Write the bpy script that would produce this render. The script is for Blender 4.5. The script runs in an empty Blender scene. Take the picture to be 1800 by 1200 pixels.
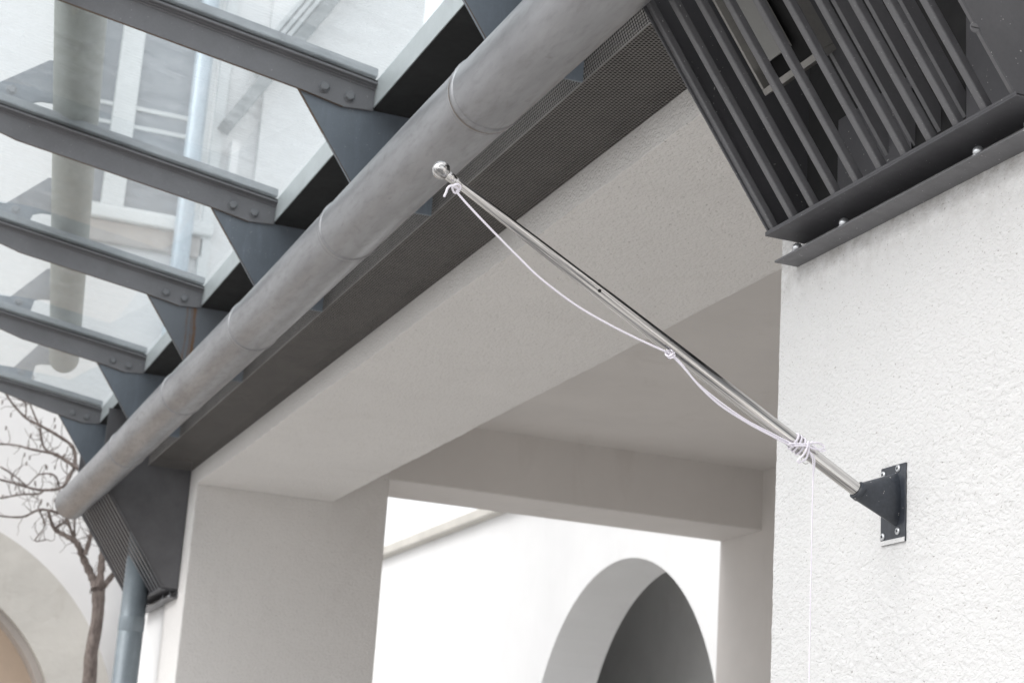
import bpy, bmesh, math, random
import numpy as np
from mathutils import Matrix, Vector

random.seed(7)
S = bpy.context.scene
COL = S.collection
PI = math.pi

# ------------------------------------------------------------------ camera
cam_data = bpy.data.cameras.new('camera')
cam = bpy.data.objects.new('camera', cam_data)
COL.objects.link(cam)
cam.matrix_world = Matrix(((0.9281, -0.1562, -0.3380, -1.95),
                           (-0.3665, -0.2234, -0.9032, 0.0),
                           (0.0656, 0.9621, -0.2646, 1.60),
                           (0, 0, 0, 1)))
cam_data.sensor_width = 36.0
cam_data.lens = 63.08
cam_data.clip_start = 0.05
cam_data.clip_end = 500
cam_data.dof.use_dof = True
cam_data.dof.focus_distance = 3.55
cam_data.dof.aperture_fstop = 9.0
S.camera = cam

# ------------------------------------------------------------------ light
SUN_EL, SUN_AZ = math.radians(45), math.radians(-94)   # azimuth from +Y, clockwise (towards +X)
world = bpy.data.worlds.new('World')
S.world = world
world.use_nodes = True
nt = world.node_tree
bg = nt.nodes['Background']
sky = nt.nodes.new('ShaderNodeTexSky')
sky.sky_type = 'NISHITA'
sky.sun_disc = False
sky.sun_elevation = SUN_EL
sky.sun_rotation = SUN_AZ
sky.dust_density = 6.0
sky.air_density = 1.0
hs = nt.nodes.new('ShaderNodeHueSaturation')          # an overcast sky: nearly without colour
hs.inputs['Saturation'].default_value = 0.10
nt.links.new(sky.outputs[0], hs.inputs['Color'])
cloud = nt.nodes.new('ShaderNodeMix'); cloud.data_type = 'RGBA'      # even cloud layer over the clear-sky gradient
cloud.inputs[0].default_value = .6
cloud.inputs[7].default_value = (7.0, 7.05, 7.2, 1)
nt.links.new(hs.outputs[0], cloud.inputs[6])
nt.links.new(cloud.outputs[2], bg.inputs['Color'])
bg.inputs['Strength'].default_value = 0.15

sun_d = bpy.data.lights.new('sun', 'SUN')
sun_d.energy = 0.5
sun_d.angle = math.radians(35)
sun_d.color = (1.0, 0.975, 0.945)
sun = bpy.data.objects.new('sun', sun_d)
COL.objects.link(sun)
_d = Vector((math.sin(SUN_AZ) * math.cos(SUN_EL), math.cos(SUN_AZ) * math.cos(SUN_EL), math.sin(SUN_EL)))
sun.rotation_euler = _d.to_track_quat('Z', 'Y').to_euler()

S.view_settings.view_transform = 'Standard'
S.view_settings.look = 'None'
S.view_settings.exposure = 0.72
S.view_settings.gamma = 1.0
S.view_settings.use_curve_mapping = False
S.render.engine = 'CYCLES'
S.cycles.max_bounces = 10
S.cycles.diffuse_bounces = 6
S.cycles.glossy_bounces = 4
S.cycles.transparent_max_bounces = 24

# ------------------------------------------------------------------ materials
class Mat:
    def __init__(s, name):
        s.m = bpy.data.materials.new(name)
        s.m.use_nodes = True
        s.t = s.m.node_tree
        s.b = s.t.nodes['Principled BSDF']
        s.tc = s.t.nodes.new('ShaderNodeTexCoord')
    def n(s, kind, **kw):
        nd = s.t.nodes.new(kind)
        for k, v in kw.items():
            if k in nd.inputs: nd.inputs[k].default_value = v
            else: setattr(nd, k, v)
        return nd
    def l(s, a, b): s.t.links.new(a, b)
    def coords(s, scale=(1, 1, 1)):
        mp = s.n('ShaderNodeMapping'); mp.inputs['Scale'].default_value = scale
        s.l(s.tc.outputs['Object'], mp.inputs['Vector'])
        return mp.outputs[0]
    def noise(s, scale, detail=4, rough=.55, vec=None, dist=0):
        nd = s.n('ShaderNodeTexNoise', Scale=scale, Detail=detail, Roughness=rough, Distortion=dist)
        s.l(vec if vec is not None else s.tc.outputs['Object'], nd.inputs['Vector'])
        return nd.outputs['Fac']
    def ramp(s, fac, stops):
        r = s.n('ShaderNodeValToRGB')
        e = r.color_ramp.elements
        while len(e) < len(stops): e.new(.5)
        for k, (p, c) in enumerate(stops):
            e[k].position = p
            e[k].color = (c, c, c, 1) if not isinstance(c, tuple) else (*c, 1)
        s.l(fac, r.inputs[0])
        return r.outputs[0]
    def mix(s, fac, a, b, mode='MIX'):
        m = s.n('ShaderNodeMix', data_type='RGBA', blend_type=mode)
        for sock, v in ((m.inputs[0], fac), (m.inputs[6], a), (m.inputs[7], b)):
            if isinstance(v, (int, float)): sock.default_value = v
            elif isinstance(v, tuple): sock.default_value = (*v, 1)
            else: s.l(v, sock)
        return m.outputs[2]
    def math(s, op, a, b=0.0):
        m = s.n('ShaderNodeMath', operation=op)
        for sock, v in ((m.inputs[0], a), (m.inputs[1], b)):
            if isinstance(v, (int, float)): sock.default_value = v
            else: s.l(v, sock)
        return m.outputs[0]
    def bump(s, h, strength, dist):
        b = s.n('ShaderNodeBump', Strength=strength, Distance=dist)
        s.l(h, b.inputs['Height']); s.l(b.outputs[0], s.b.inputs['Normal'])
    def set(s, color=None, rough=None, metal=None, spec=None):
        for key, v in (('Base Color', color), ('Roughness', rough), ('Metallic', metal), ('Specular IOR Level', spec)):
            if v is None: continue
            if isinstance(v, tuple): s.b.inputs[key].default_value = (*v, 1)
            elif isinstance(v, (int, float)): s.b.inputs[key].default_value = v
            else: s.l(v, s.b.inputs[key])
        return s

def stucco(name, col, dark, scale=90, depth=.0016, strength=.8, blotch=.7, pits=True):
    m = Mat(name)
    vec = m.coords((1, .75, 1.25))
    a = m.noise(scale, 3, .5, vec, .6)
    b = m.noise(scale * 4.2, 3, .6)
    h = m.math('ADD', m.math('MULTIPLY', m.ramp(a, [(.38, 0.0), (.6, 1.0)]), .8), m.math('MULTIPLY', b, .35))
    big = m.noise(1.6, 5, .62)
    c = m.mix(m.ramp(big, [(.35, 0.0), (.7, 1.0)]), tuple(x * (1 - .07 * blotch) for x in col), col)
    if pits:
        p = m.noise(scale * 1.9, 2, .5, vec, .8)
        c = m.mix(m.ramp(p, [(.29, 1.0), (.35, 0.0)]), c, dark)
    st = m.noise(2.2, 6, .7, m.coords((1.3, 1.3, .45)), .8)
    c = m.mix(m.math('MULTIPLY', m.ramp(st, [(.56, 0.0), (.72, 1.0)]), .13 * blotch), c, tuple(x * y for x, y in zip(col, (.55, .5, .45))))
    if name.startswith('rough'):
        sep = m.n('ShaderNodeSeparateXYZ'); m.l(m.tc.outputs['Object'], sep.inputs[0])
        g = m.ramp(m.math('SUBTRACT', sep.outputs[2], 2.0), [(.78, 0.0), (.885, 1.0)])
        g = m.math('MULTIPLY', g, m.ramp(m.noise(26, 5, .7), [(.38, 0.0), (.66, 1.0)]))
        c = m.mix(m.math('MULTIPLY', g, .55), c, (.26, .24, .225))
    m.set(color=c, rough=.9, spec=.2)
    m.bump(h, strength, depth)
    return m.m

M = {}
WHITE = (.78, .775, .762)
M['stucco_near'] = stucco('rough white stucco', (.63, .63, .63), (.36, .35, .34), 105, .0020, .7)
M['stucco'] = stucco('white stucco', (.79, .772, .755), (.42, .40, .38), 85, .0026, .9)
M['plaster'] = stucco('smooth white plaster', (.70, .675, .655), (.5, .5, .5), 120, .0005, .5, 1.0, False)
M['plaster_far'] = stucco('white facade render', (.80, .80, .80), (.5, .5, .5), 60, .001, .4, .8, False)
M['plaster_court'] = stucco('white courtyard render', (.73, .73, .73), (.5, .5, .5), 50, .001, .4, .5, False)
M['plaster_cream'] = stucco('cream render', (.58, .56, .52), (.4, .38, .35), 9, .004, .5, 2.2, False)
M['plaster_peach'] = stucco('peach render', (.66, .53, .42), (.4, .38, .35), 30, .001, .4, 1, False)
M['plaster_grey'] = stucco('grey plaster', (.82, .82, .815), (.3, .3, .3), 60, .0005, .4, 1, False)
M['moulding'] = stucco('grey brown moulding', (.50, .46, .43), (.4, .38, .35), 30, .001, .4, 2, False)

def painted(name, col, rough=.45, wear=.5, metal=0.0, speck=True, spec=.5, streak=False):
    m = Mat(name)
    big = m.noise(7, 6, .65)
    fine = m.noise(140, 4, .6)
    c = m.mix(m.ramp(big, [(.3, 0.0), (.75, 1.0)]), tuple(x * (1 - .22 * wear) for x in col), tuple(min(1, x * (1 + .18 * wear)) for x in col))
    c = m.mix(m.math('MULTIPLY', m.ramp(fine, [(.4, 0.0), (.8, 1.0)]), .35 * wear), c, tuple(x * .55 for x in col))
    if streak:
        sv = m.noise(14, 4, .6, m.coords((3, 3, .35)))
        c = m.mix(m.math('MULTIPLY', m.ramp(sv, [(.52, 0.0), (.78, 1.0)]), .35), c, tuple(x * 1.5 for x in col))
    if speck:
        sp = m.noise(190, 1, .3)
        c = m.mix(m.ramp(sp, [(.775, 0.0), (.79, 1.0)]), c, (.42, .41, .40))
    r = m.math('ADD', m.math('MULTIPLY', m.noise(30, 4), .25), rough - .12)
    m.set(color=c, rough=r, metal=metal, spec=spec)
    m.bump(m.noise(55, 5, .6), .12, .002)
    return m.m

M['steel'] = painted('grey painted steel', (.15, .175, .205), .42, .5, streak=True)
M['rafter'] = painted('dark grey rafter paint', (.17, .17, .18), .38, .6)
M['slat'] = painted('anthracite slat paint', (.125, .125, .133), .42, .9)
M['box_dark'] = painted('anthracite sheet', (.075, .075, .082), .5, .7)
M['void'] = painted('black void shade', (.008, .008, .009), .9, .3, speck=False)  # near black colour stands in for deep shade inside hollows
M['bracket'] = painted('blue black bracket paint', (.036, .042, .053), .36, 2.6, streak=True)
M['rust_edge'] = painted('rusted edge', (.11, .075, .05), .8, 1.0)
M['felt'] = painted('roofing felt', (.022, .023, .024), .95, 1.6, speck=False)
M['flash'] = painted('galvanised edge strip', (.50, .54, .55), .4, .5, .35)
M['mesh'] = painted('perforated sheet steel', (.165, .154, .145), .5, .8)
M['bolt'] = painted('bolt steel', (.16, .165, .175), .4, .8)
M['downpipe'] = painted('blue grey downpipe zinc', (.20, .235, .26), .45, .8, .2, streak=True)
M['fixture'] = painted('worn aluminium', (.36, .35, .335), .4, .7, .6)
M['diffuser'] = painted('dusty diffuser', (.25, .25, .243), .5, .3)
M['frame_white'] = painted('white window frame', (.72, .74, .74), .5, .3, speck=False)
M['gasket'] = painted('black gasket', (.012, .012, .013), .6, .2, speck=False)
M['ground'] = stucco('pale paving', (.49, .48, .466), (.3, .3, .3), 20, .004, .5, 2, True)
M['screw'] = painted('zinc screw', (.62, .64, .66), .3, .5, .8, speck=False)
M['pipe_pale'] = painted('pale blue zinc', (.42, .49, .55), .4, .5, .2, streak=True)
M['sealant'] = painted('brown joint sealant', (.20, .145, .10), .7, 1.0)
M['verge_grey'] = painted('grey verge strip', (.22, .24, .245), .7, 1.0)
M['verge_pale'] = painted('pale grey verge board', (.50, .52, .53), .6, .6)
M['tube'] = painted('weathered galvanised tube', (.20, .21, .18), .6, 1.2, .1)
M['cap'] = painted('glazing cap', (.20, .22, .235), .5, 1.0)

def zinc():
    m = Mat('weathered zinc gutter')
    v = m.coords((1, .22, 1))
    a = m.noise(11, 6, .6, v, .1)
    b = m.noise(60, 5, .6, v)
    c = m.mix(m.ramp(a, [(.3, 0.0), (.72, 1.0)]), (.25, .25, .26), (.37, .375, .39))
    c = m.mix(m.math('MULTIPLY', m.ramp(b, [(.5, 0.0), (.85, 1.0)]), .4), c, (.16, .155, .15))
    d = m.noise(20, 3, .5, m.coords((1, .3, 1)), 1.5)
    c = m.mix(m.math('MULTIPLY', m.ramp(d, [(.64, 0.0), (.72, 1.0)]), .45), c, (.19, .185, .18))
    m.set(color=c, rough=m.math('ADD', m.math('MULTIPLY', b, .25), .27), metal=.7, spec=.5)
    m.bump(m.math('ADD', m.noise(5, 3, .5, v), m.math('MULTIPLY', b, .04)), .2, .010)
    return m.m
M['zinc'] = zinc()

def rust_plate():
    m = Mat('grey painted steel with rust runs')
    sep = m.n('ShaderNodeSeparateXYZ'); m.l(m.tc.outputs['Object'], sep.inputs[0])
    big = m.noise(7, 6, .65)
    c = m.mix(big, (.135, .15, .17), (.175, .192, .215))
    wob = m.math('MULTIPLY', m.math('SUBTRACT', m.noise(9, 3), .5), .03)
    for x0, w, k in ((-.522, .007, .95), (-.556, .004, .6), (-.536, .003, .6)):
        d = m.math('ABSOLUTE', m.math('SUBTRACT', m.math('ADD', sep.outputs[0], wob), x0))
        f = m.math('MULTIPLY', m.ramp(m.math('MULTIPLY', d, 1 / w * .5), [(.2, 1.0), (.8, 0.0)]),
                   m.math('MULTIPLY', m.ramp(m.noise(28, 4), [(.25, .35), (.6, 1.0)]), k))
        c = m.mix(f, c, (.17, .085, .035))
    m.set(color=c, rough=.5, spec=.5)
    return m.m
M['steel_rust'] = rust_plate()

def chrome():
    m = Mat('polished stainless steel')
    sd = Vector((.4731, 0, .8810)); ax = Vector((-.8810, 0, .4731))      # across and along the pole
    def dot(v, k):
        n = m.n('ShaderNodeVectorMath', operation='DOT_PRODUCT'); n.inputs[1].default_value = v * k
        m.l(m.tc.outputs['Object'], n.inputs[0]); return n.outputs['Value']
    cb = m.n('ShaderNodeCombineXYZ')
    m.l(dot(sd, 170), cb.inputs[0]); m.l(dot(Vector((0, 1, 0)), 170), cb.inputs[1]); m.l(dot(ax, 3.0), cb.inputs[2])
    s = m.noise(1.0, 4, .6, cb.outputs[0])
    streak = m.ramp(s, [(.38, (.20, .20, .205)), (.50, (.50, .49, .48)), (.62, (.74, .73, .715))])  # dark and pale bands in the colour stand in for mirrored surroundings
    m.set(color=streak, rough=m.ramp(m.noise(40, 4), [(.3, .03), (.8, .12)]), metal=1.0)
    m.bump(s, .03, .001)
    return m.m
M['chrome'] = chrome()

def rope_mat():
    m = Mat('white lilac cord')
    m.set(color=(.80, .77, .84), rough=.8)
    m.b.inputs['Subsurface Weight'].default_value = .1
    m.b.inputs['Subsurface Radius'].default_value = (.01, .01, .01)
    return m.m
M['rope'] = rope_mat()

def bark():
    m = Mat('bark')
    a = m.noise(30, 6, .65, m.coords((2, 2, .5)))
    m.set(color=m.mix(m.ramp(a, [(.3, 0.0), (.7, 1.0)]), (.08, .062, .055), (.25, .21, .19)), rough=.9)
    m.bump(a, .8, .01)
    return m.m
M['bark'] = bark()

def glass(name, dust, tint, dustcol=(.80, .84, .86), aniso=(1, 8, 1), rough=.02):
    m = Mat(name)
    t = m.t
    out = t.nodes['Material Output']
    tr = m.n('ShaderNodeBsdfTransparent'); tr.inputs[0].default_value = (*tint, 1)
    gl = m.n('ShaderNodeBsdfGlossy'); gl.inputs['Roughness'].default_value = rough
    fr = m.n('ShaderNodeFresnel', IOR=1.45)
    mx = m.n('ShaderNodeMixShader')
    geo = m.n('ShaderNodeNewGeometry')
    m.l(m.math('MULTIPLY', fr.outputs[0], m.math('SUBTRACT', 1.0, geo.outputs['Backfacing'])), mx.inputs[0]); m.l(tr.outputs[0], mx.inputs[1]); m.l(gl.outputs[0], mx.inputs[2])
    tl = m.n('ShaderNodeBsdfTranslucent'); tl.inputs[0].default_value = (*dustcol, 1)
    df = m.n('ShaderNodeBsdfDiffuse'); df.inputs[0].default_value = (*dustcol, 1)
    md = m.n('ShaderNodeMixShader'); md.inputs[0].default_value = .3
    m.l(tl.outputs[0], md.inputs[1]); m.l(df.outputs[0], md.inputs[2])
    v = m.coords(aniso)
    st = m.ramp(m.noise(8, 8, .8, v, .8), [(.44, 0.0), (.66, 1.0)])
    dots = m.ramp(m.noise(95, 3, .6), [(.66, 0.0), (.72, 1.0)])
    f = m.math('ADD', m.math('MULTIPLY', st, dust), m.math('MULTIPLY', dots, dust * .9))
    f = m.math('ADD', f, dust * .35)
    m2 = m.n('ShaderNodeMixShader')
    m.l(f, m2.inputs[0]); m.l(mx.outputs[0], m2.inputs[1]); m.l(md.outputs[0], m2.inputs[2])
    m.l(m2.outputs[0], out.inputs[0])
    return m.m
M['glass'] = glass('dusty canopy glass', .18, (.95, .98, .99), (.86, .90, .93))

def window_glass():
    m = Mat('dark window glass')
    a = m.noise(3, 5, .6)
    m.set(color=m.mix(a, (.16, .18, .20), (.30, .33, .36)), rough=.12, spec=.6)
    return m.m
M['window_glass'] = window_glass()

# ------------------------------------------------------------------ mesh helpers
class MB:
    """collects geometry for ONE mesh"""
    def __init__(s): s.v = []; s.f = []; s.mi = []; s.sm = []
    def add(s, verts, faces, mi=0, smooth=False):
        o = len(s.v)
        s.v += [tuple(p) for p in verts]
        s.f += [tuple(i + o for i in f) for f in faces]
        s.mi += [mi] * len(faces); s.sm += [smooth] * len(faces)
        return s
    def box(s, x0, x1, y0, y1, z0, z1, mi=0):
        v = [(x, y, z) for x in (x0, x1) for y in (y0, y1) for z in (z0, z1)]
        return s.add(v, [(0, 1, 3, 2), (4, 6, 7, 5), (0, 4, 5, 1), (2, 3, 7, 6), (0, 2, 6, 4), (1, 5, 7, 3)], mi)
    def prism(s, poly, y0, y1, mi=0, edge_mi=None):
        """polygon in the xz plane, extruded along y"""
        n = len(poly)
        v = [(x, y0, z) for x, z in poly] + [(x, y1, z) for x, z in poly]
        area = sum(poly[i][0] * poly[(i + 1) % n][1] - poly[(i + 1) % n][0] * poly[i][1] for i in range(n))
        a, b = tuple(range(n)), tuple(range(2 * n - 1, n - 1, -1))
        sides = [(i, i + n, (i + 1) % n + n, (i + 1) % n) for i in range(n)]
        if area < 0:
            a, b = a[::-1], b[::-1]; sides = [q[::-1] for q in sides]
        s.add(v, [a, b], mi)
        o = len(s.v) - 2 * n
        s.f += [tuple(i + o for i in q) for q in sides]
        s.mi += [mi if edge_mi is None else edge_mi] * n; s.sm += [False] * n
        return s
    def tube(s, pts, radii, n=12, mi=0, caps=True, twist=0.0, lobes=0, lobe_amp=0.0, smooth=True):
        pts = [Vector(p) for p in pts]
        if isinstance(radii, (int, float)): radii = [radii] * len(pts)
        t0 = (pts[1] - pts[0]).normalized()
        up = Vector((0, 0, 1)) if abs(t0.z) < .9 else Vector((0, 1, 0))
        nrm = (up - up.dot(t0) * t0).normalized()
        verts = []; L = 0
        for k, p in enumerate(pts):
            t = (pts[min(k + 1, len(pts) - 1)] - pts[max(k - 1, 0)])
            t = t.normalized() if t.length > 1e-9 else t0
            nrm = (nrm - nrm.dot(t) * t).normalized(); bn = t.cross(nrm)
            if k: L += (p - pts[k - 1]).length
            for j in range(n):
                a = 2 * PI * j / n
                r = radii[k] * (1 + (lobe_amp * math.cos(lobes * a) if lobes else 0))
                a2 = a + twist * L
                verts.append(p + r * (math.cos(a2) * nrm + math.sin(a2) * bn))
        faces = [(k * n + j, k * n + (j + 1) % n, (k + 1) * n + (j + 1) % n, (k + 1) * n + j)
                 for k in range(len(pts) - 1) for j in range(n)]
        s.add(verts, faces, mi, smooth)
        if caps:
            o = len(s.v) - len(verts)
            s.f += [tuple(o + j for j in range(n - 1, -1, -1)), tuple(o + (len(pts) - 1) * n + j for j in range(n))]
            s.mi += [mi] * 2; s.sm += [False] * 2
        return s
    def sphere(s, c, r, nu=20, nv=12, mi=0):
        c = Vector(c); v = []
        for i in range(nv + 1):
            for j in range(nu):
                th = PI * i / nv; ph = 2 * PI * j / nu
                v.append(c + r * Vector((math.sin(th) * math.cos(ph), math.sin(th) * math.sin(ph), math.cos(th))))
        f = [(i * nu + j, (i + 1) * nu + j, (i + 1) * nu + (j + 1) % nu, i * nu + (j + 1) % nu) for i in range(nv) for j in range(nu)]
        return s.add(v, f, mi, True)
    def mesh(s, name, mats):
        me = bpy.data.meshes.new(name)
        me.from_pydata(s.v, [], s.f)
        for m in (mats if isinstance(mats, (list, tuple)) else [mats]): me.materials.append(M[m])
        me.polygons.foreach_set('material_index', s.mi)
        me.polygons.foreach_set('use_smooth', s.sm)
        me.validate(); me.update()
        return me
    def build(s, name, mats, parent=None, bevel=0, seg=2):
        bm = bmesh.new(); me = s.mesh(name, mats)
        bm.from_mesh(me)
        bmesh.ops.recalc_face_normals(bm, faces=bm.faces)
        bm.to_mesh(me); bm.free()
        o = link(name, me, parent)
        if bevel:
            b = o.modifiers.new('bevel', 'BEVEL'); b.width = bevel; b.segments = seg; b.limit_method = 'ANGLE'; b.angle_limit = .6
            b.harden_normals = False
        return o

def link(name, data, parent=None):
    o = bpy.data.objects.new(name, data)
    COL.objects.link(o)
    if parent is not None:
        o.parent = parent
        off = parent
        loc = Vector((0, 0, 0))
        while off is not None: loc += off.location; off = off.parent
        o.location = -loc if data is not None else (0, 0, 0)   # geometry is given in world coordinates
    return o

def thing(name, label, cat, loc=(0, 0, 0), group=None):
    o = bpy.data.objects.new(name, None); COL.objects.link(o)
    o.location = loc; o.empty_display_size = .2
    o['label'] = label; o['category'] = cat
    if group: o['group'] = group
    return o

def copy_part(src, parent, dx=0, dy=0, dz=0):
    c = src.copy(); COL.objects.link(c); c.parent = parent
    c.location = Vector(src.location) + Vector((dx, dy, dz))
    return c

def hexbolt(c, axis, r, h, nsides=6):
    c = Vector(c); axis = Vector(axis).normalized()
    mb = MB()
    mb.tube([c, c + axis * h * .15], r * 1.25, 20, smooth=False)
    mb.tube([c + axis * h * .15, c + axis * h * .85, c + axis * h], [r, r, r * .88], nsides, smooth=False)
    return mb

# ------------------------------------------------------------------ value noise in numpy (relief of the rough render)
_rng = np.random.RandomState(5)
_lat = _rng.rand(64, 64, 64)
def vnoise(P, scale):
    Q = P * scale; I = np.floor(Q).astype(int); F = Q - I; F = F * F * (3 - 2 * F)
    out = 0
    for dx in (0, 1):
        for dy in (0, 1):
            for dz in (0, 1):
                w = np.abs(1 - dx - F[:, 0]) * np.abs(1 - dy - F[:, 1]) * np.abs(1 - dz - F[:, 2])
                out = out + w * _lat[(I[:, 0] + dx) % 64, (I[:, 1] + dy) % 64, (I[:, 2] + dz) % 64]
    return out

def relief_sheet(name, path, z0, z1, step, amp, mat, parent, scale=1.0, axis='z'):
    """a rendered surface with real relief: path = [(x, y, nx, ny)] swept over z; normals given along it"""
    zs = np.arange(z0, z1 + step * .5, step); n = len(path); k = len(zs)
    pa = np.array(path)
    P = np.empty((k, n, 3)); N = np.zeros((k, n, 3))
    P[:, :, 0] = pa[None, :, 0]; P[:, :, 1] = pa[None, :, 1]; P[:, :, 2] = zs[:, None]
    N[:, :, 0] = pa[None, :, 2]; N[:, :, 1] = pa[None, :, 3]
    p = P.reshape(-1, 3); nn = N.reshape(-1, 3)
    q = p.copy(); q[:, 1] *= .8; q[:, 2] = q[:, 2] * 1.15 + q[:, 1] * .25
    a = vnoise(q, 95 * scale); b = vnoise(q + 3.3, 170 * scale); c = vnoise(q + 7.7, 30 * scale)
    q2 = q.copy(); q2[:, 1] = q[:, 1] * .7 + q[:, 2] * .5                  # trowel strokes drag the grain upwards
    d = vnoise(q2 + 1.7, 48 * scale)
    worked = np.clip(vnoise(q + 9.1, 2.6) * 1.7 - .25 + (2.75 - q[:, 2] / 1.15) * .35, .22, 1)   # smoother and rougher areas
    hgt = (np.clip((a - .48) * 4.0, 0, 1) * .55 + b * .30 - np.clip((d - .66) * 6, 0, 1) * .45) * worked + (c - .5) * .22
    p = p + nn * (hgt[:, None] * amp)
    idx = np.arange(n * k).reshape(k, n)
    f = np.stack([idx[:-1, :-1], idx[:-1, 1:], idx[1:, 1:], idx[1:, :-1]], -1).reshape(-1, 4)
    me = bpy.data.meshes.new(name)
    me.from_pydata(p.tolist(), [], f.tolist())
    me.materials.append(M[mat]); me.polygons.foreach_set('use_smooth', [True] * len(me.polygons))
    me.update()
    return link(name, me, parent)

# ================================================================== SETTING
g = MB().box(-60, 60, -40, 80, -.3, 0).build('ground', 'ground')
g['kind'] = 'structure'

# ------------------------------------------------------------------ the building with the passage
Z_L = 3.442        # underside of the lintel
Y_N, Y_F = 3.48, 10.27
house = thing('building', 'white rendered building with an open covered passage behind the flagpole', 'building', (1.9, 6, 0))
step = .0048
path = [(0.0, y, -1, 0) for y in np.arange(1.4, Y_N - .012, step)]
for a in np.linspace(0, PI / 2, 6):
    path.append((.010 - .010 * math.cos(a), Y_N - .010 + .010 * math.sin(a), -math.cos(a), math.sin(a)))
path += [(x, Y_N, 0, 1) for x in np.arange(.016, .83, .012)]
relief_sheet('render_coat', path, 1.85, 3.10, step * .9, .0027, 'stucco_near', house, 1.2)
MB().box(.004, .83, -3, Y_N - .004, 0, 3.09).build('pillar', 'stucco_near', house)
MB().box(.002, .83, -3, Y_N - .006, 3.098, 4.49).box(0, .004, -3, 1.4, 0, 3.09).build('upper_wall', 'stucco', house)
# lintel with an uneven, hand-rendered lower arris
lp = []
def wob(y, k): return .004 * math.sin(y * 3.1 + k) + .002 * math.sin(y * 11.3 + 2 * k) + .0018 * math.sin(y * 37 + k)
n = 420
ys = np.linspace(Y_N, Y_F - .002, n)
V = []; F = []
for i, y in enumerate(ys):
    V += [(0, y, 4.49), (wob(y, 5) * .3, y, Z_L + .0012 + wob(y, 2) * .5), (.0012, y, Z_L + wob(y, 2) * .5), (.82, y, Z_L + wob(y, 4) * .5),
          (.833 + wob(y, 3), y, Z_L + .012), (.833, y, 4.49)]
for i in range(n - 1):
    for j in range(5):
        a = i * 6 + j; F.append((a, a + 1, a + 7, a + 6))
MB().add(V, F).build('lintel', 'stucco', house)
MB().box(0, 1.167, Y_F, 10.84, 0, 4.49).build('pillar', 'stucco', house, .012, 3)
MB().box(.03, .30, 10.842, 12.0, 0, 3.5).build('end_wall', 'plaster_far', house, .008)
MB().box(1.16, 3.73, Y_F + .001, 10.84, 3.62, 4.03).build('beam', 'plaster', house, .010, 3)
MB().box(.835, 3.718, Y_N, 10.84, 4.02, 4.3).build('ceiling', 'plaster', house)
MB().box(3.72, 4.1, 0, 10.85, 0, 4.49).build('inner_wall', 'plaster', house, .015, 3)
MB().box(.832, 3.718, 2.9, Y_N - .003, 0, 4.015).build('inner_pier', 'plaster', house)
MB().box(0, 4.1, -3, 10.9, 4.5, 4.6).build('roof', 'plaster', house)

# ------------------------------------------------------------------ back courtyard building seen through the passage
def arch_wall(u0, u1, ztop, uc, zc, r, t, place, nseg=40):
    """wall with one round-headed opening; place(u, d, z) -> point, d = 0 front, t = back"""
    V = []; F = []
    def q(*p):
        o = len(V); V.extend(p); F.append((o, o + 1, o + 2, o + 3))
    th = [PI - PI * i / nseg for i in range(nseg + 1)]
    us = [uc + r * math.cos(a) for a in th]; zs = [zc + r * math.sin(a) for a in th]
    for d in (0, t):
        q(place(u0, d, 0), place(us[0], d, 0), place(us[0], d, ztop), place(u0, d, ztop))
        q(place(us[-1], d, 0), place(u1, d, 0), place(u1, d, ztop), place(us[-1], d, ztop))
        for i in range(nseg):
            q(place(us[i], d, zs[i]), place(us[i + 1], d, zs[i + 1]), place(us[i + 1], d, ztop), place(us[i], d, ztop))
    for i in range(nseg):
        q(place(us[i], 0, zs[i]), place(us[i + 1], 0, zs[i + 1]), place(us[i + 1], t, zs[i + 1]), place(us[i], t, zs[i]))
    for u in (us[0], us[-1]):
        q(place(u, 0, 0), place(u, t, 0), place(u, t, zc), place(u, 0, zc))
    q(place(u0, 0, ztop), place(u1, 0, ztop), place(u1, t, ztop), place(u0, t, ztop))
    for u in (u0, u1):
        q(place(u, 0, 0), place(u, t, 0), place(u, t, ztop), place(u, 0, ztop))
    return MB().add(V, F)

back = thing('building', 'smooth white courtyard building with a round arched opening seen through the passage', 'building', (6.3, 18, 0))
arch_wall(11.0, 40.0, 5.52, 17.42, 2.10, 2.42, .68, lambda u, d, z: (6 + d, u, z)).build('arched_wall', 'plaster_court', back)
MB().box(5.86, 6.75, 11.0, 40.0, 5.522, 5.66).build('parapet', 'plaster_cream', back, .02)
rm = MB()
rm.box(6.682, 8.4, 11.2, 39, 5.2, 5.4).box(8.4, 8.6, 11.2, 39, 0, 5.4).box(6.682, 8.398, 39.002, 39.2, 0, 5.4)
rm.build('inner_room', 'plaster_grey', back)

# ------------------------------------------------------------------ white facade across the court (seen through the glass)
opp = thing('building', 'white building with a tall casement window, seen through the canopy glass', 'building', (-5, 18.5, 0))
WX0, WX1, WZ0, WZ1 = -.10, 1.20, 7.56, 10.9
MB().box(-16, WX0, 18, 18.6, 0, 14).box(WX1, 1.70, 18, 18.6, 0, 14).box(WX0, WX1, 18, 18.6, 0, WZ0).box(WX0, WX1, 18, 18.6, WZ1, 14).build('wall', 'plaster_far', opp)
MB().box(1.702, 3.42, 17.9, 18.6, 0, 14).build('wall', 'plaster_far', opp)
MB().box(1.20, 1.32, 17.93, 17.998, 3, 11.2).build('pilaster', 'frame_white', opp, .01)
win = link('window', None, opp)
fr = MB()
fr.box(-.10, -.02, 18.12, 18.2, WZ0, WZ1).box(.16, .40, 18.10, 18.2, WZ0, WZ1).box(1.12, 1.20, 18.12, 18.2, WZ0, WZ1)
fr.box(-.02, 1.12, 18.125, 18.195, WZ0, WZ0 + .1).box(-.02, 1.12, 18.125, 18.195, WZ1 - .1, WZ1)
fr.build('frame', 'frame_white', win, .01)
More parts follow.
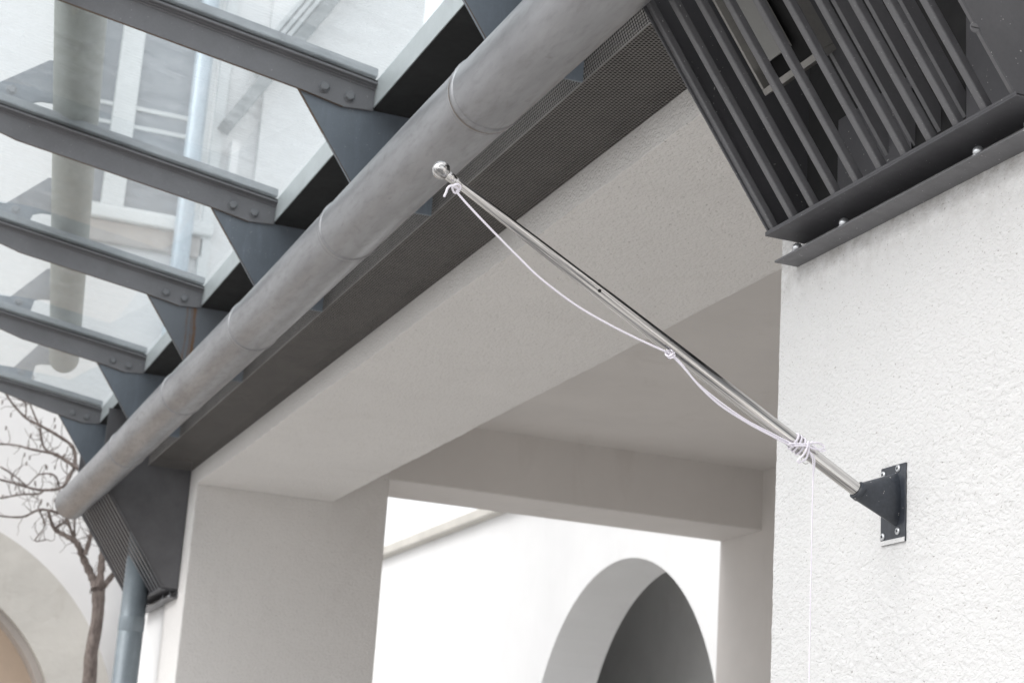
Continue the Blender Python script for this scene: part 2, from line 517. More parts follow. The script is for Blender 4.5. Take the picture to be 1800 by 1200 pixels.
for z in (8.77, 8.56, 9.75, 9.95):
    MB().box(-.02, .16, 18.14, 18.18, z - .02, z + .02).build('glazing_bar', 'frame_white', win)
    MB().box(.40, 1.12, 18.14, 18.18, z - .022, z + .022).build('glazing_bar', 'frame_white', win)
MB().box(-.02, .16, 18.16, 18.17, WZ0, WZ1).build('pane', 'window_glass', win)
MB().box(.40, 1.12, 18.16, 18.17, WZ0, WZ1).build('pane', 'window_glass', win)
MB().box(-.10, -.07, 18.05, 18.119, WZ0, WZ1).build('architrave', 'frame_white', win)
MB().box(-.3, 1.32, 17.86, 18.05, 7.42, 7.56).build('sill', 'frame_white', win, .02)
MB().box(-.25, 1.25, 17.93, 17.999, 7.18, 7.419).build('moulding', 'moulding', opp, .02)
# sloping verge of a lower roof: boards and dark soffit strip
c_, s_ = .507, .862
def rake(s0, s1, o0, o1, y0, y1, mb):
    P = lambda s, o: (1.352 + s * c_ - o * s_, 8.563 + s * s_ + o * c_)
    return mb.prism([P(s0, o0), P(s1, o0), P(s1, o1), P(s0, o1)], y0, y1)
rake(0, 4.6, 0, .13, 17.62, 17.899, MB()).build('verge_soffit', 'verge_grey', opp)
for k in range(3):
    rake(.75 + .03 * k, 4.6, .145 + .07 * k, .195 + .07 * k, 17.66 + .03 * k, 17.898, MB()).build('verge_board', 'verge_pale', opp, .006)
MB().box(1.40, 1.48, 17.8, 17.999, 8.05, 8.50).build('bracket', 'plaster_far', opp)
fp = MB().tube([(1.00, 17.82, 14), (1.00, 17.82, 0)], .095, 20)
o = fp.build('downpipe', 'pipe_pale'); o['label'] = 'pale blue downpipe beside the tall window, behind the canopy glass'; o['category'] = 'downpipe'

# ------------------------------------------------------------------ cream arch at the lower left
aw = thing('stone_arch', 'cream round arch surround at the lower left behind the bare tree', 'arch', (-1.39, 16.3, 0))
cx, cz, ro, ri = -1.387, 1.98, 2.03, 1.52
def ring(ro, ri, y0, y1, nseg=56):
    V = []; F = []
    prof = [(-1, None)] + [(0, PI - PI * i / nseg) for i in range(nseg + 1)] + [(1, None)]
    for k, a in prof:
        if a is None: oo, ii = (cx + k * ro, 0), (cx + k * ri, 0)
        else: oo, ii = (cx + ro * math.cos(a), cz + ro * math.sin(a)), (cx + ri * math.cos(a), cz + ri * math.sin(a))
        V += [(oo[0], y0, oo[1]), (ii[0], y0, ii[1]), (ii[0], y1, ii[1]), (oo[0], y1, oo[1])]
    for i in range(len(prof) - 1):
        for j in range(4):
            a = i * 4; F.append((a + j, a + (j + 1) % 4, a + 4 + (j + 1) % 4, a + 4 + j))
    return MB().add(V, F)
ring(ro, ri, 16, 16.45).build('surround', 'plaster_cream', aw)
ring(ri - .002, ri - .06, 16.12, 16.44).build('inner_reveal', 'moulding', aw)
MB().prism([(cx - ri - .3, 0), (cx + ri + .3, 0)] + [(cx + (ri + .3) * math.cos(PI * i / 40), cz + (ri + .3) * math.sin(PI * i / 40)) for i in range(41)], 16.7, 16.8).build('back_wall', 'plaster_peach', aw)

# ================================================================== CANOPY
YS = [4.09, 5.33, 6.65, 8.02, 9.49, 10.98]
can = thing('canopy', 'grey steel and glass canopy above the gutter, dusty panes on bolted rafters', 'canopy', (-.8, 7.5, 3.9))
ZT = lambda x: 3.945 + .159 * (-.49 - x)
ZB = lambda x: 3.881 + .16 * (-.755 - x)
TX = lambda y: -1.484 + .128 * (y - 5.33)          # outer tube runs slightly inwards
SX = lambda z: -.08 - (z - 2.93) / 1.42            # the slanted plane of gussets and louvres
def rafter_mesh(y):
    xe = TX(y) - .62
    t0 = TX(y) - (.03 if y > 10 else .2)
    web = [(-.500, 3.856), (-.603, 3.850), (-.755, ZB(-.755)), (t0, ZB(t0)), (xe, ZT(xe) - .045), (xe, ZT(xe) - .002), (-.498, ZT(-.498) - .002)]
    mb = MB().prism(web, -.012, 0, 0, 0)
    # bottom edge carries the old rust
    n = len(web); base = len(mb.f) - n
    for i in range(1, 4): mb.mi[base + i] = 1
    # top flange with a rounded fillet below it
    for (h0, h1, y0, y1) in ((0, .008, -.040, .022), (.008, .013, -.024, .010), (.013, .020, -.017, .004)):
        mb.prism([(-.497, ZT(-.497) - h1), (xe - .002, ZT(xe) - h1), (xe - .002, ZT(xe) - h0), (-.497, ZT(-.497) - h0)], y0, y1)
    return mb, xe
bolt_me = None
for k, y in enumerate(YS):
    mb, xe = rafter_mesh(y)
    rf = mb.build('rafter', ['rafter', 'rust_edge'], can, .0022, 2)
    rf.location = Vector(rf.location) + Vector((0, y, 0))
    for bx, bz in ((-.672, 3.902), (-.585, 3.887)):
        if bolt_me is None:
            bolt_me = hexbolt((0, 0, 0), (0, -1, 0), .0165, .016).build('bolt', 'bolt', rf, .0015, 2)
            b = bolt_me
        else:
            b = bolt_me.copy(); COL.objects.link(b); b.parent = rf
        b.location = (bx, -.0125, bz)
        b.rotation_euler = (0, random.uniform(0, 1), 0)
    # glazing cap above the panes
    MB().prism([(-.50, ZT(-.5) + .022), (xe, ZT(xe) + .022), (xe, ZT(xe) + .052), (-.50, ZT(-.5) + .052)], y - .032, y + .026).build('glazing_cap', 'cap', rf, .003)
    MB().prism([(-.49, ZT(-.49) + .0005), (xe, ZT(xe) + .0005), (xe, ZT(xe) + .0075), (-.49, ZT(-.49) + .0075)], y - .036, y + .020).build('gasket', 'gasket', rf)
    # gusset plate behind it
    gp = [(SX(3.54) - .0, 3.54), (-.268, 3.54), (-.268, 3.862), (-.494, 3.862), (-.494, 3.92), (SX(3.93), 3.93)]
    MB().prism(gp, y, y + .010, 0).build('gusset_plate', 'steel_rust' if k == 3 else 'steel', can, .0015, 2)
    MB().prism([(SX(3.54) - .0015, 3.545), (SX(3.54) + .001, 3.545), (SX(3.9) + .001, 3.9), (SX(3.9) - .0015, 3.9)], y - .0006, y + .0106).build('rusty_edge', 'rust_edge', can)
    # bracket plate carrying the outer tube
    t = TX(y)
    bp = [(t - .58, ZT(t - .58) + .05), (t - .29, ZT(t - .29) + .10), (t - .122, 4.35), (t + .03, 4.37), (t + .03, 4.185), (t - .13, 4.178),
          (t - .165, 4.165), (t - .18, ZT(t - .18) + .05), (t - .3, ZT(t - .3) + .05)]
    pl = MB().prism(bp, y - .004, y + .006).build('tube_bracket', 'steel', can)
    b = bolt_me.copy(); COL.objects.link(b); b.parent = pl
    b.location = (t - .245, y - .0045, ZT(t - .245) + .085)
# panes: one per bay
edges = [3.30] + YS
for k in range(len(edges) - 1):
    y0, y1 = edges[k] + .010, edges[k + 1] - .012
    xa, xb = TX(y0) - .58, TX(y1) - .58
    z = lambda x, h: ZT(x) + h
    V = [(-.49, y0, z(-.49, .009)), (xa, y0, z(xa, .009)), (xb, y1, z(xb, .009)), (-.49, y1, z(-.49, .009)),
         (-.49, y0, z(-.49, .019)), (xa, y0, z(xa, .019)), (xb, y1, z(xb, .019)), (-.49, y1, z(-.49, .019))]
    MB().add(V, [(0, 1, 2, 3), (4, 7, 6, 5), (0, 4, 5, 1), (1, 5, 6, 2), (2, 6, 7, 3), (3, 7, 4, 0)]).build('glass_pane', 'glass', can)
    # edge strip at the pane foot
    st = MB().box(-.5, -.4965, y0 + .006, y1 + .004, 3.868, 3.962).box(-.4965, -.47, y0 + .006, y1 + .004, 3.958, 3.962)
    st.build('edge_strip', 'flash', can, .001)
    MB().box(-.4962, -.4952, y0 + .35, y0 + .352, 3.868, 3.96).build('strip_joint', 'gasket', can)
MB().box(-.4955, -.005, 3.42, 11.05, 3.866, 3.884).build('roof_underside', 'felt', can)
MB().box(-.4955, -.005, 3.42, 11.05, 3.95, 3.955).build('roof_sheet', 'flash', can)
tb = MB()
pts = [(TX(y), y, 4.205) for y in np.linspace(3.0, 10.86, 14)]
rad = [.089] * 14
e = Vector((.128, 1, 0)).normalized(); p0 = Vector(pts[-1])
for a in (.3, .6, .9, 1.2, 1.45): pts.append(tuple(p0 + e * .07 * math.sin(a))); rad.append(.089 * math.cos(a) ** .7)
tb.tube(pts, rad, 28).build('outer_tube', 'tube', can)

# perforated soffit: horizontal sheet and upright front sheet
def perforated(o, du, dv, nu, nv, a, b, r, name, parent):
    """o = corner, du/dv = unit vectors, nu x nv cells of a x b, every second row shifted half a cell"""
    o = np.array(o, float); du = np.array(du, float); dv = np.array(dv, float)
    ang = np.array([(-135 + 60 * 0), -90, -30, 45, 90, 150]) * PI / 180
    ang = np.array([-150, -90, -30, 30, 90, 150]) * PI / 180
    cell = np.concatenate([np.array([[-a / 2, -b / 2], [a / 2, -b / 2], [a / 2, b / 2], [-a / 2, b / 2]]),
                           np.stack([r * np.cos(ang), r * np.sin(ang)], 1)])
    fc = [(0, 5, 4), (0, 1, 5), (1, 6, 5), (1, 2, 7, 6), (2, 8, 7), (2, 3, 8), (3, 9, 8), (3, 0, 4, 9)]
    I, J = np.meshgrid(np.arange(nu), np.arange(nv), indexing='ij')
    I = I.ravel(); J = J.ravel()
    cu = (I + .5 + .5 * (J % 2)) * a; cv = (J + .5) * b
    U = cu[:, None] + cell[None, :, 0]; W = cv[:, None] + cell[None, :, 1]
    P = o + U[..., None] * du + W[..., None] * dv
    base = (np.arange(len(I)) * 10)[:, None]
    faces = []
    for q in fc: faces += (base + np.array(q)[None, :]).tolist()
    me = bpy.data.meshes.new(name); me.from_pydata(P.reshape(-1, 3).tolist(), [], faces)
    me.materials.append(M['mesh']); me.update()
    ob = link(name, me, parent); ob['kind'] = 'stuff'
    return ob
a_, b_ = .0128, .0108
perforated((-.262, 3.372, 3.546), (0, 1, 0), (1, 0, 0), 552, 24, a_, b_, .0049, 'perforated_soffit', can)
perforated((-.2622, 3.372, 3.5462), (0, 1, 0), (0, 0, 1), 552, 10, a_, b_, .0049, 'perforated_front', can)
MB().box(-.2635, -.2605, 3.37, 10.446, 3.5435, 3.549).build('corner_angle', 'mesh', can)
MB().box(-.2601, -.004, 3.37, 10.446, 3.60, 3.603).build('void_shade', 'void', can)  # black sheets paint the shade of the hollow behind the perforations
MB().box(-.0032, -.0012, 3.37, 10.446, 3.5475, 3.6).build('void_shade', 'void', can)
MB().box(-.2601, -.258, 3.37, 10.446, 3.655, 3.86).build('void_shade', 'void', can)

# ------------------------------------------------------------------ gutter
gut = thing('gutter', 'long round weathered zinc gutter running along the canopy edge', 'gutter', (-.553, 6.5, 3.42))
gy = list(np.linspace(1.2, 11.0, 50)) + [11.1, 11.2, 11.3]
gpts = [(-.553 - .012 * max(0, (y - 10.6)) / .7, y, 3.42 + .004 * math.sin(y * 1.7) - .015 * max(0, (y - 10.6)) / .7) for y in gy]
G = MB().tube(gpts, .1, 40, caps=False)
# inner skin and rim so that the open end has thickness
G.tube(gpts[-3:], .097, 40, caps=False)
G.build('gutter_pipe', 'zinc', gut)
G2 = MB().tube([(gpts[-1][0], 11.294, gpts[-1][2]), (gpts[-1][0], 11.303, gpts[-1][2])], .1015, 40)
G2.build('stop_end', 'zinc', gut, .001)
for k, y in enumerate([4.02, 5.26, 6.55, 7.9, 9.35]):
    c = (-.553, 3.42 + .004 * math.sin(y * 1.7))
    R_ = [(0, .1), (.003, .1030), (.011, .1042), (.019, .1028), (.024, .1006), (.040, .1006), (.045, .1020), (.050, .1006), (.054, .1)]
    MB().tube([(c[0], y + d, c[1]) for d, r in R_], [r for d, r in R_], 40, caps=False).build('seam_collar', 'zinc', gut)
    if k in (0,):
        MB().tube([(c[0], y + .0285, c[1]), (c[0], y + .0315, c[1])], .1012, 40, caps=False).build('joint_sealant', 'sealant', gut)
    MB().sphere((-.553, YS[k] + .006, 3.522), .02, 12, 8).build('solder_blob', 'zinc', gut)

# ------------------------------------------------------------------ louvred boxes
U = Vector((-.5757, 0, .8175)); N_ = Vector((.8175, 0, .5757))
def slat_mesh(w, d, length, off=0.0, name='slat'):
    mb = MB()
    v = []
    for s in (0, length):
        for dd in (off, off + d):
            for yy in (-w / 2, w / 2):
                v.append(U * s + N_ * dd + Vector((0, yy, 0)))
    mb.add(v, [(0, 1, 3, 2), (4, 6, 7, 5), (0, 4, 5, 1), (2, 3, 7, 6), (0, 2, 6, 4), (1, 5, 7, 3)])
    return mb
def louvre_box(y0, y1, zb, label, nsl, inner=True):
    """y0 near end, y1 far end"""
    t = thing('louvre_box', label, 'louvre box', (0, (y0 + y1) / 2, zb), 'louvred steel boxes under the gutter')
    O = Vector((-.095, 0, zb))
    H = .77
    zt = 3.858
    Lfull = H if zb > 2.9 else .74
    sp = (y1 - y0) / (nsl - 1)
    first = slat_mesh(.0185 if inner else .034, .018 if inner else .005, Lfull).build('slat', 'slat', t, .0028 if inner else .001, 2)
    base = Vector(first.location)
    for k in range(nsl):
        s = first if k == 0 else first.copy()
        if k: COL.objects.link(s); s.parent = t
        s.location = base + O + Vector((0, y0 + k * sp, .004))
    sx = lambda z: -.095 - (z - zb) / 1.42
    # end plates
    for yy, nm in ((y0 - .0115, 'end_plate'), (y1 + .0055, 'end_plate')):
        poly = [(-.004, zb + .004), (-.101, zb + .004), (sx(zb + .6) - .007, zb + .6), (sx(zb + .6) - .007, zt), (-.004, zt)]
        MB().prism(poly, yy, yy + .006).build(nm, 'box_dark' if inner else 'slat', t, .001)
    MB().box(-.104, -.003, y0 - .016, y1 + .016, zb - .004, zb).box(-.104, -.101, y0 - .016, y1 + .016, zb, zb + .006).build('bottom_plate', 'box_dark', t, .0008)
    MB().box(-.006, -.003, y0 - .008, y1 + .012, zb + .004, zt).build('back_shade', 'void', t)  # black sheet paints the dark inside the box, as does the top one
    MB().box(sx(zb + .6) + .06, -.008, y0, y1, zt - .003, zt).build('top_shade', 'void', t)
    # angle fixed to the wall below, with a gap and bolts
    fl = MB().box(-.060, .006, y0 - .02, y1 + .05, zb - .049, zb - .044).box(-.004, .004, y0 - .02, y1 + .05, zb - .044, zb - .006)
    fl.build('wall_angle', 'slat', t, .0015, 2)
    return t, sp
lb, sp = louvre_box(2.478, 3.351, 2.93, 'large dark louvred steel box jutting over the rough stucco wall at upper right', 11)
for yy in (3.325, 3.13, 2.655, 2.500):
    m = MB().sphere((-.045, yy, 2.8975), .0112, 16, 10).tube([(-.045, yy, 2.8862), (-.045, yy, 2.8895)], .0125, 16)
    m.build('bolt', 'screw', lb)
# round-headed screw on the near end plate
sc = MB().tube([(-.189, 2.4662, 3.040), (-.189, 2.4640, 3.040)], [.0095, .0090], 24)
sc.build('screw', 'slat', lb, .0006)
MB().box(-.1975, -.1805, 2.4632, 2.4641, 3.0392, 3.0408).build('screw_slot', 'gasket', lb)
# second row of bars and dividers inside
for yy in (3.02, 2.93, 2.84, 2.755):
    m = slat_mesh(.012, .03, .70, .10).build('inner_bar', 'rafter', lb, .001)
    m.location = Vector(m.location) + Vector((-.085, yy, 2.95))
MB().box(-.0125, -.0085, 2.93, 3.215, 2.94, 3.17).build('back_plate', 'box_dark', lb, .001)
MB().box(-.0125, -.0085, 2.48, 2.74, 2.94, 3.60).build('back_plate', 'box_dark', lb, .001)
# luminaire behind the slats
FO = Vector((-.095, 0, 2.93)) + N_ * .075
def slab(s0, s1, y0, y1, d0, d1, mb):
    v = [FO + U * s + N_ * d + Vector((0, y, 0)) for s in (s0, s1) for d in (d0, d1) for y in (y0, y1)]
    return mb.add(v, [(0, 1, 3, 2), (4, 6, 7, 5), (0, 4, 5, 1), (2, 3, 7, 6), (0, 2, 6, 4), (1, 5, 7, 3)])
lum = thing('floodlight', 'old flat floodlight with a pale front hidden behind the dark slats', 'floodlight', (-.2, 3.1, 3.2))
f = MB()
slab(.27, .285, 3.0, 3.23, 0, .05, f); slab(.285, .70, 3.0, 3.008, 0, .05, f); slab(.285, .70, 3.222, 3.23, 0, .05, f); slab(.70, .71, 3.0, 3.23, 0, .05, f)
f.build('frame', 'fixture', lum, .0015)
slab(.33, .69, 3.10, 3.22, .02, .03, MB()).build('diffuser', 'diffuser', lum)
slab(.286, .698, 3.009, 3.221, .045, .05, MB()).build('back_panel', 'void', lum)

lb2, sp2 = louvre_box(10.47, 11.50, 2.845, 'small far louvred steel box above the white pillar at lower left', 13, False)
for yy in (10.53, 10.75):
    MB().tube([(-.03, yy, 2.805), (-.03, yy, 2.842)], .005, 8).sphere((-.032, yy, 2.812), .012, 12, 8).build('bolt', 'screw', lb2)

dp = thing('downpipe', 'blue grey zinc downpipe below the far louvred box at lower left', 'downpipe', (-.172, 10.9, 0))
MB().tube([(-.172, 10.9, 0), (-.172, 10.9, 1.5), (-.172, 10.9, 3.25)], .075, 32).build('pipe', 'downpipe', dp)
MB().tube([(-.172, 10.9, 2.62), (-.172, 10.9, 2.63), (-.172, 10.9, 2.70), (-.172, 10.9, 2.71)], [.0752, .0775, .0775, .0752], 32, caps=False).build('socket_joint', 'downpipe', dp)

# ================================================================== FLAGPOLE
fpole = thing('flagpole', 'short polished steel flagpole with a ball finial slanting out from the stucco wall', 'flagpole', (0, 2.98, 2.28))
B0 = Vector((-.086, 2.98, 2.286)); B1 = Vector((-.979, 2.98, 2.766)); D = (B1 - B0); LP = D.length; D.normalize()
side = D.cross(Vector((0, 1, 0))).normalized()       # perpendicular in the xz plane
if side.z < 0: side = -side
prof = [(-.004, .0125), (0, .0140), (.28 * LP, .0148), (.45 * LP, .0146), (.62 * LP, .0135), (.8 * LP, .0110), (.93 * LP, .0088), (LP, .0078)]
ts = [float(v) for v in np.linspace(-.004, LP, 60)]
rr = [float(v) for v in np.interp(ts, [p[0] for p in prof], [p[1] for p in prof])]
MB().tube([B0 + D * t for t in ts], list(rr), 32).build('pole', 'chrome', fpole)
fin = MB()
fin.tube([B1 - D * .012, B1 - D * .002, B1 + D * .004, B1 + D * .012], [.0082, .0096, .0096, .007], 20)
fin.sphere(B1 + D * .021, .0172, 32, 20)
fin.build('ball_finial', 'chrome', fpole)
camdir = (Vector((-1.95, 0, 1.6)) - (B0 + B1) / 2).normalized()
for fx, up, rh in ((-.669, -.004, .0034), (-.520, .006, .0036), (-.221, .002, .0036)):
    t = (fx - B0.x) / D.x
    r = float(np.interp(t, ts, rr))
    nn = (Vector((0, -1, 0)) * math.sqrt(max(0, 1 - (up / r) ** 2)) + side * (up / r)).normalized()
    c = B0 + D * t + nn * (r + .0001)
    MB().tube([c - nn * .002, c + nn * .0003], rh, 16).build('drilled_hole', 'void', fpole)  # black disc paints the dark inside the hole

br = link('bracket', None, fpole)
MB().box(-.0045, -.0005, 2.953, 3.040, 2.200, 2.356).build('wall_plate', 'bracket', br, .0015, 2)
# folded socket: from a tall flat ellipse on the plate to the pole's circle
V = []; nseg = 40; rows = 14
cw = Vector((-.004, 2.985, 2.283))
for i in range(rows + 1):
    t = i / rows
    for j in range(nseg):
        a = 2 * PI * j / nseg
        pe = Vector((-.004, 2.985 + .0165 * math.cos(a), 2.2855 + .0535 * math.sin(a)))
        pc = B0 + D * .012 + Vector((0, 1, 0)) * .0185 * math.cos(a) + side * .0185 * math.sin(a)
        V.append(pe.lerp(pc, t))
F = [(i * nseg + j, i * nseg + (j + 1) % nseg, (i + 1) * nseg + (j + 1) % nseg, (i + 1) * nseg + j) for i in range(rows) for j in range(nseg)]
MB().add(V, F, 0, True).tube([B0 + D * .002, B0 + D * .014], [.0190, .0186], 36).build('socket', 'bracket', br)
for sy, sz in ((3.031, 2.342), (2.978, 2.347), (3.031, 2.217), (2.978, 2.222)):
    s_ = MB().tube([(-.0045, sy, sz), (-.0062, sy, sz), (-.0075, sy, sz)], [.0074, .0074, .005], 20)
    for a in (.4, .4 + PI / 2):
        dy, dz = .0030 * math.cos(a), .0030 * math.sin(a)
        s_.tube([(-.0077, sy - dy, sz - dz), (-.0077, sy + dy, sz + dz)], .0009, 6, 1)
    s_.build('screw', ['screw', 'gasket'], br)
MB().box(-.0052, -.0046, 2.954, 3.039, 2.1995, 2.2085).build('paint_smear', 'stucco_near', br)

# ------------------------------------------------------------------ cord
def spline(pts, n=16):
    P = [Vector(p) for p in pts]; out = []
    P = [P[0] * 2 - P[1]] + P + [P[-1] * 2 - P[-2]]
    for i in range(1, len(P) - 2):
        a, b, c, d = P[i - 1], P[i], P[i + 1], P[i + 2]
        for k in range(n):
            t = k / n
            out.append(.5 * ((2 * b) + (c - a) * t + (2 * a - 5 * b + 4 * c - d) * t * t + (-a + 3 * b - 3 * c + d) * t ** 3))
    out.append(P[-2]); return out
RR = .00215
def cord(mb, pts, r=RR, n=16):
    L = sum((Vector(pts[i + 1]) - Vector(pts[i])).length for i in range(len(pts) - 1))
    n = max(n // 2, int(L / (len(pts) - 1) / .0013))
    mb.tube(spline(pts, n), r, 12, twist=430, lobes=3, lobe_amp=.13)
def on_pole(x, off, y=-.0):
    t = (x - B0.x) / D.x
    p = B0 + D * t + side * off
    return (p.x, p.y + y, p.z)
rope = thing('rope', 'thin white twisted cord hanging along the flagpole, knotted and trailing below', 'rope', (-.6, 2.97, 2.5))
A0 = (-.968, 2.972, 2.7375)
mb = MB()
cord(mb, [A0, (-.945, 2.970, 2.716), (-.905, 2.968, 2.683), (-.844, 2.967, 2.636), (-.790, 2.966, 2.597), (-.721, 2.965, 2.560), (-.657, 2.964, 2.535), (-.590, 2.963, 2.514), (-.524, 2.962, 2.4965)])
cord(mb, [(-.524, 2.961, 2.4965), (-.500, 2.962, 2.482), (-.462, 2.963, 2.448), (-.415, 2.963, 2.420), (-.355, 2.963, 2.391), (-.300, 2.962, 2.373), (-.250, 2.961, 2.357)])
cord(mb, [(-.522, 2.958, 2.4935), (-.492, 2.960, 2.472), (-.455, 2.961, 2.440), (-.412, 2.962, 2.412), (-.352, 2.962, 2.386), (-.300, 2.961, 2.368), (-.252, 2.960, 2.352)])
mb.build('hanging_cord', 'rope', rope)
mb = MB()     # top tie and its loose tail
cord(mb, [(-.968, 2.972, 2.737), (-.962, 2.966, 2.744), (-.970, 2.962, 2.748), (-.978, 2.966, 2.742), (-.970, 2.974, 2.735), (-.962, 2.970, 2.739)], RR, 8)
cord(mb, [(-.966, 2.968, 2.742), (-.980, 2.965, 2.744), (-.987, 2.964, 2.738), (-.990, 2.964, 2.728), (-.993, 2.965, 2.720)], RR * 1.05, 8)
mb.build('top_knot', 'rope', rope)
mb = MB()     # middle hitch
for k in range(2):
    cx0, cz0 = -.524 + .004 * k, 2.496 - .003 * k
    cord(mb, [(cx0 + .007 * math.cos(a), 2.960 + .008 * math.sin(a), cz0 + .008 * math.sin(a + .6)) for a in np.linspace(0, 5.6, 8)], RR * .8, 5)
mb.build('middle_knot', 'rope', rope)
mb = MB()     # wraps round the pole and the bow at the lower end
for x0 in (-.232, -.226, -.2385):
    t = (x0 - B0.x) / D.x; c = B0 + D * t
    pts = []
    for k in range(15):
        a = 2 * PI * k / 14
        pts.append(c + D * (.004 * math.sin(a * .5 + x0 * 900)) + (.0148 + RR) * (math.cos(a) * side + math.sin(a) * Vector((0, 1, 0))))
    cord(mb, pts, RR * .95, 4)
kx, kz = -.2330, 2.3560
cord(mb, [(-.252, 2.960, 2.354), (-.262, 2.957, 2.357), (kx, 2.954, kz + .004), (-.205, 2.952, 2.366), (-.188, 2.953, 2.360), (-.205, 2.952, 2.353), (kx, 2.951, kz), (-.253, 2.953, 2.3535)], RR * .95, 8)
cord(mb, [(-.224, 2.952, 2.366), (-.228, 2.950, 2.352), (-.236, 2.949, 2.338), (-.247, 2.950, 2.326), (-.243, 2.951, 2.322), (-.230, 2.950, 2.331), (-.224, 2.951, 2.345), (-.221, 2.953, 2.360), (-.214, 2.953, 2.367)], RR * .95, 8)
cord(mb, [(-.215, 2.953, 2.360), (-.196, 2.952, 2.351), (-.184, 2.954, 2.355)], RR * .8, 8)
mb.build('bow_knot', 'rope', rope)
mb = MB()     # trailing end
cord(mb, [(-.222, 2.956, 2.352), (-.213, 2.955, 2.336), (-.209, 2.957, 2.31), (-.2075, 2.96, 2.25), (-.206, 2.962, 2.17), (-.2055, 2.963, 2.09), (-.2045, 2.964, 2.02), (-.2045, 2.964, 1.965), (-.204, 2.964, 1.90)], RR * .6, 24)
cord(mb, [(-.219, 2.958, 2.350), (-.206, 2.958, 2.334), (-.2065, 2.960, 2.305), (-.2075, 2.962, 2.28)], RR * .6, 12)
mb.build('trailing_cord', 'rope', rope)
def wire_ring(c, r, tilt, name='split_ring'):
    c = Vector(c)
    ax1 = Vector((math.cos(tilt), 0, math.sin(tilt))); ax2 = Vector((0, .55, -.83)).normalized()
    pts = [c + r * (math.cos(a) * ax1 + math.sin(a) * ax2) for a in np.linspace(0, 2 * PI, 25)]
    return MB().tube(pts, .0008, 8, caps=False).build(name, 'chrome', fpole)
wire_ring((-.968, 2.966, 2.747), .0095, -.5)
wire_ring((-.524, 2.962, 2.494), .0085, -.5)
wire_ring((-.222, 2.963, 2.333), .0090, -.2)

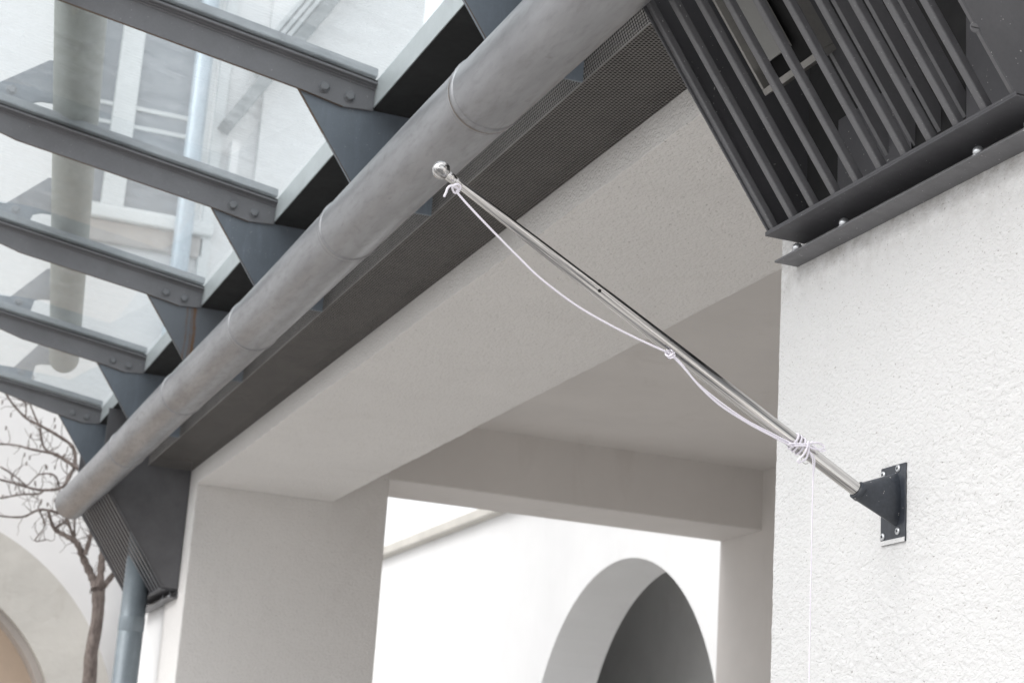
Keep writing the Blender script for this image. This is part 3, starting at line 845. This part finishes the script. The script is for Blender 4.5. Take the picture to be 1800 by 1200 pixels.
# ================================================================== TREE
tree = thing('bare_tree', 'bare pollarded tree with gnarled leafless branches behind the gutter end', 'tree', (-.08, 13, 0))
LIMBS = [
([(-0.05,0.0),(-0.06,1.2),(-0.072,2.373),(-0.085,2.629),(-0.073,2.886),(-0.091,3.090)],0.058,0.040),
([(-0.111,3.088),(-0.145,3.165),(-0.218,3.295),(-0.286,3.393),(-0.372,3.440),(-0.447,3.488),(-0.516,3.594)],0.0325,0.0101),
([(-0.221,3.319),(-0.198,3.461),(-0.217,3.541),(-0.235,3.625)],0.0183,0.0081),
([(-0.447,3.488),(-0.392,3.532),(-0.378,3.579),(-0.412,3.620)],0.0101,0.0051),
([(-0.091,3.090),(-0.103,3.284),(-0.104,3.415),(-0.197,3.672),(-0.283,3.868),(-0.372,3.931),(-0.502,4.005)],0.0284,0.0122),
([(-0.064,3.101),(0.010,3.219),(0.087,3.355),(.12,3.6),(.05,3.8)],0.0223,0.0102),
([(-0.286,3.393),(-0.306,3.452),(-0.327,3.614),(-0.346,3.673)],0.0101,0.0051),
([(-0.319,3.430),(-0.399,3.584),(-0.449,3.599),(-0.580,3.594),(-0.680,3.541),(-0.834,3.522),(-1.05,3.53)],0.0122,0.0051),
([(-0.372,3.931),(-0.444,3.776),(-0.561,3.749),(-0.668,3.747),(-0.869,3.778),(-1.05,3.80)],0.0122,0.0051),
([(-0.561,3.749),(-0.596,3.715),(-0.727,3.686),(-0.851,3.650),(-1.0,3.63)],0.0081,0.0051),
([(-0.502,4.005),(-0.703,4.011),(-0.798,4.035),(-.95,4.03)],0.0101,0.0051),
([(-0.372,3.931),(-0.390,4.075),(-0.521,4.149),(-0.648,4.193),(-0.763,4.248),(-0.914,4.393),(-1.0,4.6)],0.0142,0.0061),
([(-0.648,4.193),(-0.700,4.282),(-0.742,4.389),(-.75,4.55)],0.0081,0.0041),
([(-0.648,4.193),(-0.590,4.064),(-0.502,4.005)],0.0101,0.0061),
([(-0.763,4.248),(-0.765,4.323),(-0.798,4.360)],0.0061,0.0041),
([(-0.580,3.594),(-0.526,3.487),(-0.579,3.379),(-0.490,3.397)],0.0061,0.0041),
([(-0.444,3.776),(-0.503,3.859),(-0.603,3.859),(-0.672,3.775)],0.0081,0.0041),
([(-0.372,3.931),(-0.419,3.829),(-0.394,3.729),(-0.437,3.662)],0.0101,0.0051),
([(-0.882,3.870),(-0.755,3.805),(-0.668,3.747)],0.0061,0.0041),
]
rt = random.Random(11)
twigs = MB()
for k, (pp, r0, r1) in enumerate(LIMBS):
    dy0 = 0 if k == 0 else rt.uniform(-.05, .05)
    P = []
    for i, (x, z) in enumerate(pp):
        j = .004 if k else .0
        P.append((x + rt.uniform(-j, j), 13 + dy0 + (rt.uniform(-.06, .06) if k and i else 0), z))
    sp_ = spline(P, 7)
    n = len(sp_)
    rad = [(r0 + (r1 - r0) * i / (n - 1)) * (1 + .13 * math.sin(i * 1.9 + k) + rt.uniform(-.06, .08)) for i in range(n)]
    if k == 0:
        rad = [(r0 + (r1 - r0) * i / (n - 1)) * (1 + .03 * math.sin(i * 1.1) + rt.uniform(-.02, .02)) * (1.18 if i > n - 5 else 1) for i in range(n)]
        MB().tube(sp_, rad, 16).build('trunk', 'bark', tree)
        continue
    MB().tube(sp_, rad, 8).build('branch', 'bark', tree)
    if k >= 1:
        for _ in range(13 if k < 12 else 8):
            i = rt.randrange(2, n)
            p = Vector(sp_[i]); d = Vector((rt.uniform(-1, .6), rt.uniform(-.5, .5), rt.uniform(-.5, 1))).normalized()
            L = rt.uniform(.06, .22); q = [p]
            for s in range(4):
                d = (d + Vector((rt.uniform(-.5, .5), rt.uniform(-.3, .3), rt.uniform(-.4, .5)))).normalized()
                q.append(q[-1] + d * L / 4)
            ra = rt.uniform(.0022, .0038)
            twigs.tube(spline(q, 3), [ra * (1 - .5 * s / 12) for s in range(13)], 5)
            if rt.random() < .4:
                twigs.tube([q[-1], q[-1] + Vector((0, 0, -.03))], [.006, .004], 5)
tw = twigs.build('twigs', 'bark', tree)
tw['kind'] = 'stuff'
